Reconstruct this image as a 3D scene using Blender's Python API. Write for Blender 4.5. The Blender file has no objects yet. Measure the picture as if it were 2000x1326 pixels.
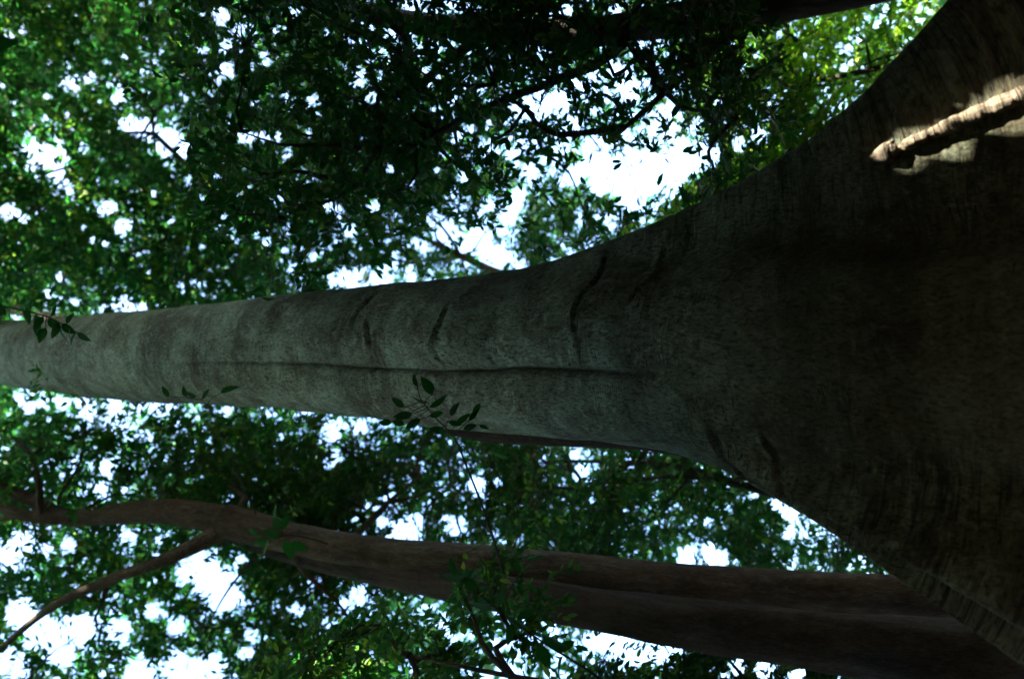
import bpy, math
import numpy as np
from mathutils import Matrix, Vector

# ------------------------------------------------------------------ camera, sky, sun, exposure
sc = bpy.context.scene
FPX = 1732.0                      # focal length in photograph pixels (2000 wide)
PITCH = math.radians(38.0)        # the photographer looks up along the trunk, camera turned on its side
CAM = np.array([0.0, 0.0, 1.6])
RIGHT = np.array([1.0, 0.0, 0.0])
UP = np.array([0.0, -math.sin(PITCH), math.cos(PITCH)])
FWD = np.array([0.0, math.cos(PITCH), math.sin(PITCH)])

cam_data = bpy.data.cameras.new('camera')
cam = bpy.data.objects.new('camera', cam_data)
sc.collection.objects.link(cam)
xc, yc, zc = -UP, RIGHT, -FWD     # frame turned a quarter: world up is the left edge of the picture
cam.matrix_world = Matrix(((xc[0], yc[0], zc[0], CAM[0]), (xc[1], yc[1], zc[1], CAM[1]),
                           (xc[2], yc[2], zc[2], CAM[2]), (0, 0, 0, 1)))
cam_data.sensor_width = 36.0
cam_data.lens = FPX / 2000.0 * 36.0
cam_data.clip_start = 0.05
cam_data.clip_end = 2000.0
cam_data.dof.use_dof = True
cam_data.dof.focus_distance = 8.0
cam_data.dof.aperture_fstop = 0.65
sc.camera = cam

SUN_EL, SUN_AZ = math.radians(50.0), math.radians(-48.0)    # azimuth measured from +X towards +Y
SUNV = np.array([math.cos(SUN_EL) * math.cos(SUN_AZ), math.cos(SUN_EL) * math.sin(SUN_AZ), math.sin(SUN_EL)])
world = bpy.data.worlds.new('World')
sc.world = world
world.use_nodes = True
wn = world.node_tree.nodes
wl = world.node_tree.links
sky = wn.new('ShaderNodeTexSky')
sky.sky_type = 'NISHITA'
sky.sun_disc = False
sky.sun_elevation = SUN_EL
sky.sun_rotation = math.pi / 2 - SUN_AZ
sky.dust_density = 4.0
sky.air_density = 1.0
hsv = wn.new('ShaderNodeHueSaturation')
hsv.inputs['Saturation'].default_value = 1.2
wl.new(sky.outputs[0], hsv.inputs['Color'])
wl.new(hsv.outputs[0], wn['Background'].inputs[0])
wn['Background'].inputs[1].default_value = 0.15

sun_data = bpy.data.lights.new('sun', 'SUN')
sun_data.energy = 4.0
sun_data.angle = math.radians(0.55)
sun_data.color = (1.0, 0.93, 0.80)
sun = bpy.data.objects.new('sun', sun_data)
sc.collection.objects.link(sun)
sun.rotation_euler = Vector(SUNV).to_track_quat('Z', 'Y').to_euler()
sun.location = (20, -18, 35)

sc.view_settings.view_transform = 'Standard'
sc.view_settings.look = 'None'
sc.view_settings.gamma = 1.0
sc.view_settings.use_curve_mapping = False
sc.view_settings.exposure = 3.95
sc.render.engine = 'CYCLES'
sc.cycles.use_denoising = True
sc.cycles.max_bounces = 6
sc.cycles.diffuse_bounces = 4
sc.cycles.transmission_bounces = 4
sc.cycles.caustics_reflective = False
sc.cycles.caustics_refractive = False

rng = np.random.default_rng(11)

# ------------------------------------------------------------------ helpers
def ray(x, y):
    return (663.0 - y) / FPX * RIGHT + (1000.0 - x) / FPX * UP + FWD

def at(x, y, d):
    "point seen at photograph pixel (x, y), d metres along the viewing axis"
    return CAM + d * ray(x, y)

def project(P):
    q = P - CAM
    d = q @ FWD
    d = np.where(np.abs(d) < 1e-6, 1e-6, d)
    return 1000.0 - FPX * (q @ UP) / d, 663.0 - FPX * (q @ RIGHT) / d, d

def unit(v):
    return v / np.maximum(np.linalg.norm(v, axis=-1, keepdims=True), 1e-9)

def sstep(a, b, x):
    t = np.clip((x - a) / (b - a), 0.0, 1.0)
    return t * t * (3 - 2 * t)

def vnoise(P, seed=0):
    "value noise in 3D, -1..1"
    P = np.asarray(P, float)
    i = np.floor(P).astype(np.int64)
    f = P - i
    f = f * f * (3 - 2 * f)
    out = np.zeros(P.shape[:-1])
    for dx in (0, 1):
        for dy in (0, 1):
            for dz in (0, 1):
                h = (i[..., 0] + dx) * 374761393 + (i[..., 1] + dy) * 668265263 + (i[..., 2] + dz) * 2147483647 + seed * 1274126177
                h = (h ^ (h >> 13)) * 1274126177
                h = (h ^ (h >> 16)) & 0xffff
                w = (f[..., 0] if dx else 1 - f[..., 0]) * (f[..., 1] if dy else 1 - f[..., 1]) * (f[..., 2] if dz else 1 - f[..., 2])
                out += w * (h / 32767.5 - 1)
    return out

def fbm(P, seed=0, octaves=3):
    a, s = 0.0, 1.0
    P = np.asarray(P, float)
    for o in range(octaves):
        a = a + s * vnoise(P * 2 ** o, seed + o)
        s *= 0.5
    return a / 1.75

def mesh_from(name, V, loops, counts, mat, smooth=True, attrs=None, uv=None):
    me = bpy.data.meshes.new(name)
    V = np.ascontiguousarray(V, dtype=np.float32)
    loops = np.ascontiguousarray(loops, dtype=np.int32).ravel()
    counts = np.ascontiguousarray(counts, dtype=np.int32)
    me.vertices.add(len(V))
    me.vertices.foreach_set('co', V.ravel())
    me.loops.add(len(loops))
    me.loops.foreach_set('vertex_index', loops)
    me.polygons.add(len(counts))
    starts = np.concatenate(([0], np.cumsum(counts)[:-1])).astype(np.int32)
    me.polygons.foreach_set('loop_start', starts)
    me.polygons.foreach_set('loop_total', counts)
    if smooth:
        me.polygons.foreach_set('use_smooth', np.ones(len(counts), dtype=bool))
    for k, v in (attrs or {}).items():
        if v.ndim == 2:
            a = me.attributes.new(k, 'FLOAT_VECTOR', 'POINT')
            a.data.foreach_set('vector', np.ascontiguousarray(v, dtype=np.float32).ravel())
        else:
            a = me.attributes.new(k, 'FLOAT', 'POINT')
            a.data.foreach_set('value', np.ascontiguousarray(v, dtype=np.float32))
    me.update(calc_edges=True)
    me.validate()
    if mat is not None:
        me.materials.append(mat)
    return me

def link(name, me, parent=None):
    o = bpy.data.objects.new(name, me)
    sc.collection.objects.link(o)
    if parent is not None:
        o.parent = parent
    return o

def tag(o, label=None, cat=None, group=None, kind=None):
    if label: o['label'] = label
    if cat: o['category'] = cat
    if group: o['group'] = group
    if kind: o['kind'] = kind
    return o

def thing(name, label, cat, loc, group=None):
    o = bpy.data.objects.new(name, None)
    o.empty_display_size = 0.3
    sc.collection.objects.link(o)
    o.location = loc
    return tag(o, label, cat, group)

def resample(pts, rad, step):
    pts = np.asarray(pts, float)
    rad = np.asarray(rad, float)
    n = len(pts)
    seg = np.linalg.norm(np.diff(pts, axis=0), axis=1)
    t = np.concatenate(([0], np.cumsum(seg)))
    m = max(3, int(t[-1] / step) + 1)
    s = np.linspace(0, t[-1], m)
    idx = np.clip(np.searchsorted(t, s, side='right') - 1, 0, n - 2)
    u = (s - t[idx]) / np.maximum(t[idx + 1] - t[idx], 1e-9)
    tan = np.gradient(pts, t, axis=0) if n > 2 else np.repeat(unit(pts[1:] - pts[:1]), 2, axis=0)
    h = (t[idx + 1] - t[idx])[:, None]
    u1 = u[:, None]
    P = ((2 * u1**3 - 3 * u1**2 + 1) * pts[idx] + (u1**3 - 2 * u1**2 + u1) * h * tan[idx]
         + (-2 * u1**3 + 3 * u1**2) * pts[idx + 1] + (u1**3 - u1**2) * h * tan[idx + 1])
    R = np.interp(s, t, rad)
    return P, R, s

def tube(pts, rad, nseg=10, step=0.2, lump=0.0, seed=0, smooth_curve=True):
    "tapered limb along a bent line -> verts, quads, (angle, length, radius) per vertex"
    P, R, s = resample(pts, rad, step)
    T = unit(np.gradient(P, axis=0))
    up = np.array([1.0, 0.1, 0.0]) if abs(T[0] @ np.array([1.0, 0.1, 0.0])) < 0.9 else np.array([0.0, 1.0, 0.0])
    N = np.zeros_like(P)
    v = up
    for i in range(len(P)):
        v = v - T[i] * (v @ T[i])
        v = v / np.linalg.norm(v)
        N[i] = v
    B = np.cross(T, N)
    a = np.linspace(0, 2 * math.pi, nseg, endpoint=False)
    dirs = np.cos(a)[None, :, None] * N[:, None] + np.sin(a)[None, :, None] * B[:, None]
    rr = np.repeat(R[:, None], nseg, axis=1)
    if lump:
        q = np.stack(np.broadcast_arrays(np.cos(a)[None] * 1.3, np.sin(a)[None] * 1.3, (s / np.maximum(R.mean() * 5, .01))[:, None]), -1)
        rr = rr * (1 + lump * fbm(q + seed * 7.3, seed))
    V = P[:, None] + dirs * rr[..., None]
    m = len(P)
    i = np.arange(m - 1)[:, None]
    j = np.arange(nseg)[None]
    j2 = (j + 1) % nseg
    Q = np.stack([i * nseg + j, i * nseg + j2, (i + 1) * nseg + j2, (i + 1) * nseg + j], -1).reshape(-1, 4)
    co = np.stack(np.broadcast_arrays(np.cos(a)[None] * R.mean(), np.sin(a)[None] * R.mean(), s[:, None]), -1).reshape(-1, 3)
    return V.reshape(-1, 3), Q, co

def join(parts):
    Vs, Qs, Cs, o = [], [], [], 0
    for V, Q, c in parts:
        Vs.append(V); Qs.append(Q + o); Cs.append(c); o += len(V)
    return np.concatenate(Vs), np.concatenate(Qs), np.concatenate(Cs)

def tube_obj(name, parts, mat, parent, base):
    V, Q, c = join(parts)
    me = mesh_from(name, V - base, Q, np.full(len(Q), 4), mat, attrs={'grain': c})
    return link(name, me, parent)

# ------------------------------------------------------------------ materials
def new_mat(name):
    m = bpy.data.materials.new(name)
    m.use_nodes = True
    nt = m.node_tree
    return m, nt.nodes, nt.links, nt.nodes['Principled BSDF']

def node(nodes, kind, **kw):
    n = nodes.new(kind)
    for k, v in kw.items():
        setattr(n, k, v)
    return n

def ramp(nodes, links, src, stops):
    r = nodes.new('ShaderNodeValToRGB')
    el = r.color_ramp.elements
    while len(el) > 1:
        el.remove(el[-1])
    for i, (p, c) in enumerate(stops):
        e = el[0] if i == 0 else el.new(p)
        e.position = p
        e.color = (*c, 1) if len(c) == 3 else c
    links.new(src, r.inputs[0])
    return r.outputs[0]

def mixc(nodes, links, fac, a, b, blend='MIX'):
    m = nodes.new('ShaderNodeMix')
    m.data_type = 'RGBA'
    m.blend_type = blend
    for sock, v in ((m.inputs[0], fac), (m.inputs[6], a), (m.inputs[7], b)):
        if isinstance(v, (int, float)):
            sock.default_value = v
        elif isinstance(v, tuple):
            sock.default_value = (*v, 1)
        else:
            links.new(v, sock)
    return m.outputs[2]

def scaled(nodes, links, src, sx, sy, sz):
    m = nodes.new('ShaderNodeMapping')
    m.inputs['Scale'].default_value = (sx, sy, sz)
    links.new(src, m.inputs[0])
    return m.outputs[0]

def noise(nodes, links, src, scale, detail=4.0, rough=0.55, dist=0.0):
    n = nodes.new('ShaderNodeTexNoise')
    n.inputs['Scale'].default_value = scale
    n.inputs['Detail'].default_value = detail
    n.inputs['Roughness'].default_value = rough
    n.inputs['Distortion'].default_value = dist
    links.new(src, n.inputs['Vector'])
    return n.outputs[0]

def bark_material(name, pale, mid, dark, lichen, ring=1.0, fibre=1.0, lichen_amount=0.5, foot=None, rib=0.0, rib_scale=20.0, fine=None):
    "bark read off the 'grain' attribute: x, y round the stem and z along it, in metres; foot: (colour factor, z0, z1) of the browner foot, which also has shade painted in"
    m, N, L, bsdf = new_mat(name)
    g = N.new('ShaderNodeAttribute'); g.attribute_name = 'grain'
    g = g.outputs['Vector']
    if fine:
        g = scaled(N, L, g, fine[0], fine[0], fine[1])
    def math_(op, a, b=None, c=None):
        n = N.new('ShaderNodeMath'); n.operation = op
        for k, v in enumerate((a, b, c)):
            if v is None: continue
            if isinstance(v, (int, float)): n.inputs[k].default_value = v
            else: L.new(v, n.inputs[k])
        return n.outputs[0]
    patches = noise(N, L, scaled(N, L, g, 1, 1, 0.8), 1.7, 7, 0.66, 0.5)
    col = ramp(N, L, patches, [(0.32, dark), (0.48, mid), (0.64, pale)])
    blot = noise(N, L, g, 7.0, 9, 0.72, 0.8)
    lich = ramp(N, L, blot, [(0.50, (0, 0, 0)), (0.60, (1, 1, 1))])
    col = mixc(N, L, math_('MULTIPLY', lich, lichen_amount), col, lichen)
    # pores and short flakes
    fib = noise(N, L, scaled(N, L, g, 46, 46, 20), 1.0, 6, 0.75, 0.4)
    f2 = ramp(N, L, fib, [(0.37, (0.22, 0.19, 0.17)), (0.49, (0.9, 0.9, 0.9)), (0.68, (1.45, 1.45, 1.4))])
    col = mixc(N, L, min(1.0, 0.78 * fibre), col, f2, 'MULTIPLY')
    band = noise(N, L, scaled(N, L, g, 0.55, 0.55, 3.2), 1.0, 4, 0.6, 0.3)
    bcol = ramp(N, L, band, [(0.36, (0.52, 0.48, 0.44)), (0.49, (1, 1, 1)), (0.64, (1.35, 1.38, 1.32))])
    col = mixc(N, L, min(1.0, 0.5 * ring), col, bcol, 'MULTIPLY')
    # thin growth rings: contour lines of a noise stretched round the stem
    cr = noise(N, L, scaled(N, L, g, 0.8, 0.8, 13), 1.0, 3, 0.5, 0.4)
    fr = math_('ABSOLUTE', math_('SUBTRACT', math_('FRACT', math_('MULTIPLY', cr, 9.0)), 0.5))
    line = ramp(N, L, fr, [(0.0, (0, 0, 0)), (0.06, (1, 1, 1))])
    part = noise(N, L, scaled(N, L, g, 2, 2, 2), 1.0, 3, 0.6)
    msk = ramp(N, L, part, [(0.50, (0, 0, 0)), (0.66, (1, 1, 1))])
    ln = math_('SUBTRACT', 1.0, math_('MULTIPLY', math_('SUBTRACT', 1.0, line), math_('MULTIPLY', msk, 0.75 * min(ring, 1.3))))
    col = mixc(N, L, 1.0, col, ln, 'MULTIPLY')
    # ribs across the crests of the flare
    ca = N.new('ShaderNodeAttribute'); ca.attribute_name = 'crest'
    rb = noise(N, L, scaled(N, L, g, 2.2, 2.2, rib_scale), 1.0, 4, 0.6, 1.1)
    rcol = ramp(N, L, rb, [(0.36, (0.28, 0.26, 0.24)), (0.47, (1, 1, 1)), (0.68, (1.35, 1.33, 1.28))])
    rfac = math_('MULTIPLY', ca.outputs['Fac'], rib) if rib < 5 else 0.85
    col = mixc(N, L, rfac, col, rcol, 'MULTIPLY')
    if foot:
        cz = N.new('ShaderNodeAttribute'); cz.attribute_name = 'crease'      # dark tone along the creases
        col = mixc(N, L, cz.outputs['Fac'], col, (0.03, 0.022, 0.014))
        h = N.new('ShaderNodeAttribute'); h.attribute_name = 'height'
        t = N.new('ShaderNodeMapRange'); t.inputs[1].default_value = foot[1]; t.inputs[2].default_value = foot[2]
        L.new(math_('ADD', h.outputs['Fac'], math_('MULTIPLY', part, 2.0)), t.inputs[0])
        col = mixc(N, L, t.outputs[0], mixc(N, L, 1.0, col, foot[0], 'MULTIPLY'), col)  # browner foot, with the shade round the base painted into it
    L.new(col, bsdf.inputs['Base Color'])
    bsdf.inputs['Roughness'].default_value = 0.85
    bsdf.inputs['Specular IOR Level'].default_value = 0.2
    nrm = None
    for hgt, st, di in ((fib, 0.95 * fibre, 0.02), (blot, 0.9, 0.035), (ln, 0.9 * ring, 0.025), (rb, None, 0.06)):
        bp = N.new('ShaderNodeBump'); bp.inputs['Distance'].default_value = di
        if st is None:
            if isinstance(rfac, float): bp.inputs['Strength'].default_value = 1.0
            else: L.new(rfac, bp.inputs['Strength'])
        else:
            bp.inputs['Strength'].default_value = min(st, 1.0)
        L.new(hgt, bp.inputs['Height'])
        if nrm is not None: L.new(nrm, bp.inputs['Normal'])
        nrm = bp.outputs[0]
    L.new(nrm, bsdf.inputs['Normal'])
    return m

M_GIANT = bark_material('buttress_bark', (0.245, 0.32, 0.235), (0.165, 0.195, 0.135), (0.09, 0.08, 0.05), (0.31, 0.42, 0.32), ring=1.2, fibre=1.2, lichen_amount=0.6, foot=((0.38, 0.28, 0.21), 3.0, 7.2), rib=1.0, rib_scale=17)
M_BROWN = bark_material('brown_bark', (0.14, 0.105, 0.075), (0.088, 0.062, 0.043), (0.055, 0.036, 0.025), (0.17, 0.18, 0.14), ring=1.0, lichen_amount=0.5, fine=(3.0, 0.8))
M_ROOT = bark_material('pale_root_bark', (0.25, 0.21, 0.15), (0.18, 0.145, 0.10), (0.07, 0.052, 0.035), (0.25, 0.23, 0.18), ring=1.2, lichen_amount=0.3, rib=9, rib_scale=26)
M_DARK = bark_material('dark_bark', (0.085, 0.066, 0.05), (0.052, 0.038, 0.028), (0.028, 0.02, 0.015), (0.09, 0.10, 0.075), ring=0.8, lichen_amount=0.4, fine=(3.0, 0.8))

def leaf_material(name, base, glow, yellow, gloss=0.10):
    m, N, L, bsdf = new_mat(name)
    a = N.new('ShaderNodeAttribute'); a.attribute_name = 'shade'
    s = a.outputs['Fac']
    col = ramp(N, L, s, [(0.0, tuple(c * 0.6 for c in base)), (0.5, base), (0.9, tuple(0.6 * b + 0.4 * y for b, y in zip(base, yellow))), (1.0, yellow)])
    tr = ramp(N, L, s, [(0.0, tuple(c * 0.6 for c in glow)), (0.6, glow), (1.0, tuple(0.5 * g + 0.5 * y for g, y in zip(glow, yellow)))])
    L.new(col, bsdf.inputs['Base Color'])
    bsdf.inputs['Roughness'].default_value = 0.55
    bsdf.inputs['Specular IOR Level'].default_value = gloss
    t = N.new('ShaderNodeBsdfTranslucent')
    L.new(tr, t.inputs[0])
    ad = N.new('ShaderNodeAddShader')
    L.new(bsdf.outputs[0], ad.inputs[0]); L.new(t.outputs[0], ad.inputs[1])
    out = N['Material Output']
    L.new(ad.outputs[0], out.inputs[0])
    return m

M_LEAF = leaf_material('canopy_leaf', (0.012, 0.040, 0.012), (0.013, 0.084, 0.012), (0.13, 0.21, 0.012))
M_LEAF_DARK = leaf_material('dark_leaf', (0.011, 0.034, 0.012), (0.007, 0.058, 0.007), (0.08, 0.13, 0.012))
M_LEAF_FRESH = leaf_material('fresh_leaf', (0.028, 0.08, 0.012), (0.065, 0.20, 0.007), (0.20, 0.26, 0.015))

# ------------------------------------------------------------------ openings in the canopy
GAPS = np.array([
 (430,30,34),(440,90,26),(442,132,30),(425,160,18),(248,240,28),(285,252,36),(325,275,42),(360,292,30),(392,95,17),(478,268,30),(512,264,24),
 (88,300,32),(105,338,30),(70,290,20),(14,408,34),(45,425,20),(208,408,32),(236,440,28),(238,596,44),(270,600,26),(15,70,26),(45,60,18),(130,160,26),(175,150,20),
 (228,190,22),(165,290,18),(135,370,18),(610,196,22),(620,120,18),(680,80,15),(702,140,20),(660,410,18),(30,610,26),(62,615,24),(96,570,20),(120,540,18),(145,590,18),
 (1050,200,50),(1010,212,28),(1090,195,30),(1198,130,30),(1160,150,26),(1130,165,18),(1250,340,80),(1185,345,56),(1320,318,60),(1160,290,38),(1385,305,36),(1235,385,48),(1130,335,32),
 (1105,350,24),(930,470,48),(870,458,44),(962,505,44),(690,546,42),(650,545,24),(742,545,36),(848,428,26),(992,420,32),(1012,522,26),(1440,285,32),(1480,262,26),(680,452,24),(640,400,22),
 (870,300,18),(940,175,20),(850,330,16),(1010,380,26),(1190,430,26),(1275,250,24),(1300,215,24),(800,545,18),(1105,20,26),(1200,20,24),
 (35,772,22),(80,778,20),(120,786,26),(170,802,24),(222,802,23),(205,912,26),(200,952,24),(55,795,22),(328,795,18),(440,802,22),(642,845,32),(655,890,24),(640,905,20),(702,835,20),
 (785,1040,48),(805,1020,34),(745,1015,26),(892,1025,36),(870,1010,20),(930,945,32),(972,940,20),(410,1130,60),(432,1172,48),(362,1118,34),(462,1162,34),(385,1080,30),(470,1090,24),
 (80,1230,66),(150,1225,60),(40,1195,54),(228,1230,44),(20,1285,50),(350,1310,66),(272,1312,56),(410,1310,48),(120,1280,40),(702,1160,34),(672,1182,32),(640,1210,26),(1340,1085,30),(1402,1092,34),(1380,1070,24),
 (1540,1000,34),(1512,985,22),(1540,1040,22),(1182,1252,32),(1240,1286,34),(1132,920,28),(1120,890,22),(1492,1305,34),(1440,1300,26),(1560,1315,26),(40,1062,44),(12,1078,44),(130,1062,28),(250,1045,26),(90,1075,26),(490,1240,28),(480,1275,22),
 (1290,1280,22),(1150,1170,18),(1060,900,20),(1230,900,18),(1000,850,14),(580,1190,26),(600,1140,22),(760,975,24),(300,1190,30),(340,1230,26),
 (540,60,16),(575,25,16),(690,25,26),(730,40,24),(760,60,18),(800,20,20),(830,35,20),(860,95,14),(880,80,14),(640,60,18),(780,15,22),(720,190,20),(830,140,18),(840,165,14),(700,160,18),(960,130,16),(890,265,20),(920,250,18),(955,290,16),(845,215,12),(760,330,18),(800,360,20),(730,400,22),(770,420,18),(560,300,18),(545,390,20),(600,260,16),(590,330,14),(500,200,18),(460,60,22),(520,120,14),(555,185,16),(900,345,22),(950,400,26),(1040,330,24),(1050,280,16),(1000,300,18),(1090,290,16),(1120,230,18),(1160,215,18),(1220,180,18),(1330,150,16),(1400,200,18),(1450,130,16),(1360,240,20),(820,480,20),(770,500,18),(610,500,18),(570,520,16),(520,470,16),(560,440,14),(440,420,16),(420,340,16),(470,380,16),(330,430,16),(300,380,16),(370,350,14)], float)

def speckles():
    "clusters of pinholes between the big openings"
    r = np.random.default_rng(77)
    out = []
    for _ in range(235):
        x, y = r.uniform(-60, 1900), r.uniform(-60, 1390)
        for _ in range(r.integers(2, 7)):
            out.append((x + r.normal(0, 34), y + r.normal(0, 26), r.uniform(6, 13)))
    return np.array(out)

def gap_field():
    gx, gy = np.meshgrid(np.arange(-200, 2200, 3.0), np.arange(-200, 1530, 3.0), indexing='ij')
    F = np.full(gx.shape, 9.0)
    for x, y, r in np.concatenate([GAPS, speckles()]):
        i0, i1 = int((x - 2.2 * r + 200) / 3), int((x + 2.2 * r + 200) / 3) + 2
        j0, j1 = int((y - 2.2 * r + 200) / 3), int((y + 2.2 * r + 200) / 3) + 2
        i0, j0 = max(i0, 0), max(j0, 0)
        sub = np.hypot(gx[i0:i1, j0:j1] - x, gy[i0:i1, j0:j1] - y) / r
        F[i0:i1, j0:j1] = np.minimum(F[i0:i1, j0:j1], sub)
    return F
GAP_F = gap_field()

def in_gap(P, shrink=1.0):
    x, y, d = project(P)
    wob = 0.76 + 0.40 * fbm(np.stack([x / 60, y / 60, d * 0.3], -1), 5, 2)
    i = np.clip(np.nan_to_num((x + 200) / 3), 0, GAP_F.shape[0] - 1).astype(int)
    j = np.clip(np.nan_to_num((y + 200) / 3), 0, GAP_F.shape[1] - 1).astype(int)
    return (GAP_F[i, j] < shrink * wob) & (d > 0)

SUN_SHAFTS = []     # (point, point, radius): openings in the crowns through which a beam reaches the tree

SUN_POOLS = [(1480, 80, 15, 2.0), (1620, 150, 14.5, 1.8), (1700, 60, 15, 1.5), (1420, 290, 16, 1.3), (1300, 430, 17, 1.2), (900, 505, 19, 1.5), (150, 570, 18, 1.2), (700, 1285, 10.5, 0.5), (1180, 950, 16, 1.2), (1340, 960, 15, 1.0)]

def in_pool(P):
    "breaks in the forest roof outside the view, through which sun reaches single boughs"
    bad = np.zeros(len(P), bool)
    for x, y, d, r in SUN_POOLS:
        q = P - at(x, y, d)
        t = q @ SUNV
        bad |= (np.linalg.norm(q - t[:, None] * SUNV, axis=1) < r + 0.2) & (t > 0)
    return bad

def leaf_in_shaft(O, D, Ln):
    D = unit(D) * Ln[:, None]
    w = 0.24 * Ln
    return in_shaft(O, 0.4 * w) | in_shaft(O + 0.3 * D, w) | in_shaft(O + 0.6 * D, w) | in_shaft(O + D, 0.4 * w)

def in_shaft(P, pad=0.0):
    bad = np.zeros(len(P), bool)
    for a, b, r in SUN_SHAFTS:
        for k in np.linspace(0, 1, 6):
            c = a + (b - a) * k
            q = P - c
            t = q @ SUNV
            bad |= (np.linalg.norm(q - t[:, None] * SUNV, axis=1) < r + pad) & (t > 0.25)
    return bad

# ------------------------------------------------------------------ leaves
LEAF_V = np.array([(0, 0, 0), (0.45, 0, 0.0), (1, 0, -0.10), (0.22, 0.17, 0.035), (0.60, 0.19, 0.02), (0.22, -0.17, 0.035), (0.60, -0.19, 0.02)], float)
LEAF_L = np.array([0, 1, 4, 3, 1, 2, 4, 0, 5, 6, 1, 1, 6, 2])
LEAF_C = np.array([4, 3, 4, 3])
FAR_V = np.array([(0, 0, 0), (0.45, 0.2, 0.03), (1, 0, -0.08), (0.45, -0.2, 0.03)], float)
FAR_L = np.array([0, 3, 2, 1])
FAR_C = np.array([4])

def leaf_mesh(name, O, D, Nn, Ln, mat, base, shade, far=False, width=1.0):
    T, LL, CC = (FAR_V, FAR_L, FAR_C) if far else (LEAF_V, LEAF_L, LEAF_C)
    D = unit(D)
    S = unit(np.cross(Nn, D))
    Z = np.cross(D, S)
    w = width * rng.uniform(0.8, 1.25, len(O))
    V = O[:, None] + Ln[:, None, None] * (T[None, :, 0, None] * D[:, None] + (T[None, :, 1] * w[:, None])[..., None] * S[:, None]
                                         + (T[None, :, 2] * rng.uniform(-0.6, 2.2, len(O))[:, None])[..., None] * Z[:, None])
    n = len(O)
    loops = (LL[None] + (np.arange(n) * len(T))[:, None]).ravel()
    counts = np.tile(CC, n)
    return mesh_from(name, V.reshape(-1, 3) - base, loops, counts, mat, smooth=False, attrs={'shade': np.repeat(shade, len(T))})

def sprays(C, leaf_len, per, twig_len, droop=0.25, tilt=0.5):
    "C: spray origins. Returns leaf origins, directions, normals, lengths and the twig end points"
    n = len(C)
    az = rng.uniform(0, 2 * math.pi, n)
    A = unit(np.stack([np.cos(az), np.sin(az), rng.normal(-droop, 0.35, n)], -1))
    Nn = unit(np.array([0, 0, 1.0]) + rng.normal(0, tilt, (n, 3)))
    S = unit(np.cross(Nn, A))
    tl = twig_len * rng.uniform(0.6, 1.3, n)
    k = np.arange(per)
    t = (k + 0.6) / per
    side = np.where(k % 2 == 0, 1.0, -1.0)
    O = C[:, None] + (t[None] * tl[:, None])[..., None] * A[:, None]
    O = O - (0.25 * t[None] ** 2 * tl[:, None])[..., None] * np.array([0, 0, 1.0])
    ang = np.radians(rng.normal(52, 16, (n, per))) * (1 - 0.75 * (t ** 4))[None]
    D = np.cos(ang)[..., None] * A[:, None] + (np.sin(ang) * side[None])[..., None] * S[:, None] + rng.normal(0, 0.22, (n, per, 3))
    D[..., 2] -= rng.uniform(0, 0.45, (n, per))
    NN = unit(Nn[:, None] + rng.normal(0, 0.38, (n, per, 3)))
    Ln = leaf_len * rng.uniform(0.45, 1.35, (n, per))
    return O.reshape(-1, 3), D.reshape(-1, 3), NN.reshape(-1, 3), Ln.ravel(), C, O[:, -1]

def twig_prisms(A, B, r0, r1):
    D = unit(B - A)
    S = unit(np.cross(D, np.array([0.3, 0.5, 0.8])))
    Z = np.cross(D, S)
    a = np.array([0, 2.094, 4.189])
    ring = np.cos(a)[None, :, None] * S[:, None] + np.sin(a)[None, :, None] * Z[:, None]
    V = np.concatenate([A[:, None] + r0 * ring, B[:, None] + r1 * ring], 1)
    q = np.array([[0, 1, 4, 3], [1, 2, 5, 4], [2, 0, 3, 5]])
    Q = (q[None] + (np.arange(len(A)) * 6)[:, None, None]).reshape(-1, 4)
    return V.reshape(-1, 3), Q, np.tile(np.array([[0, 0, 0], [0, 0, 0], [0, 0, 0], [0, 0, .3], [0, 0, .3], [0, 0, .3]]), (len(A), 1))

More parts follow.
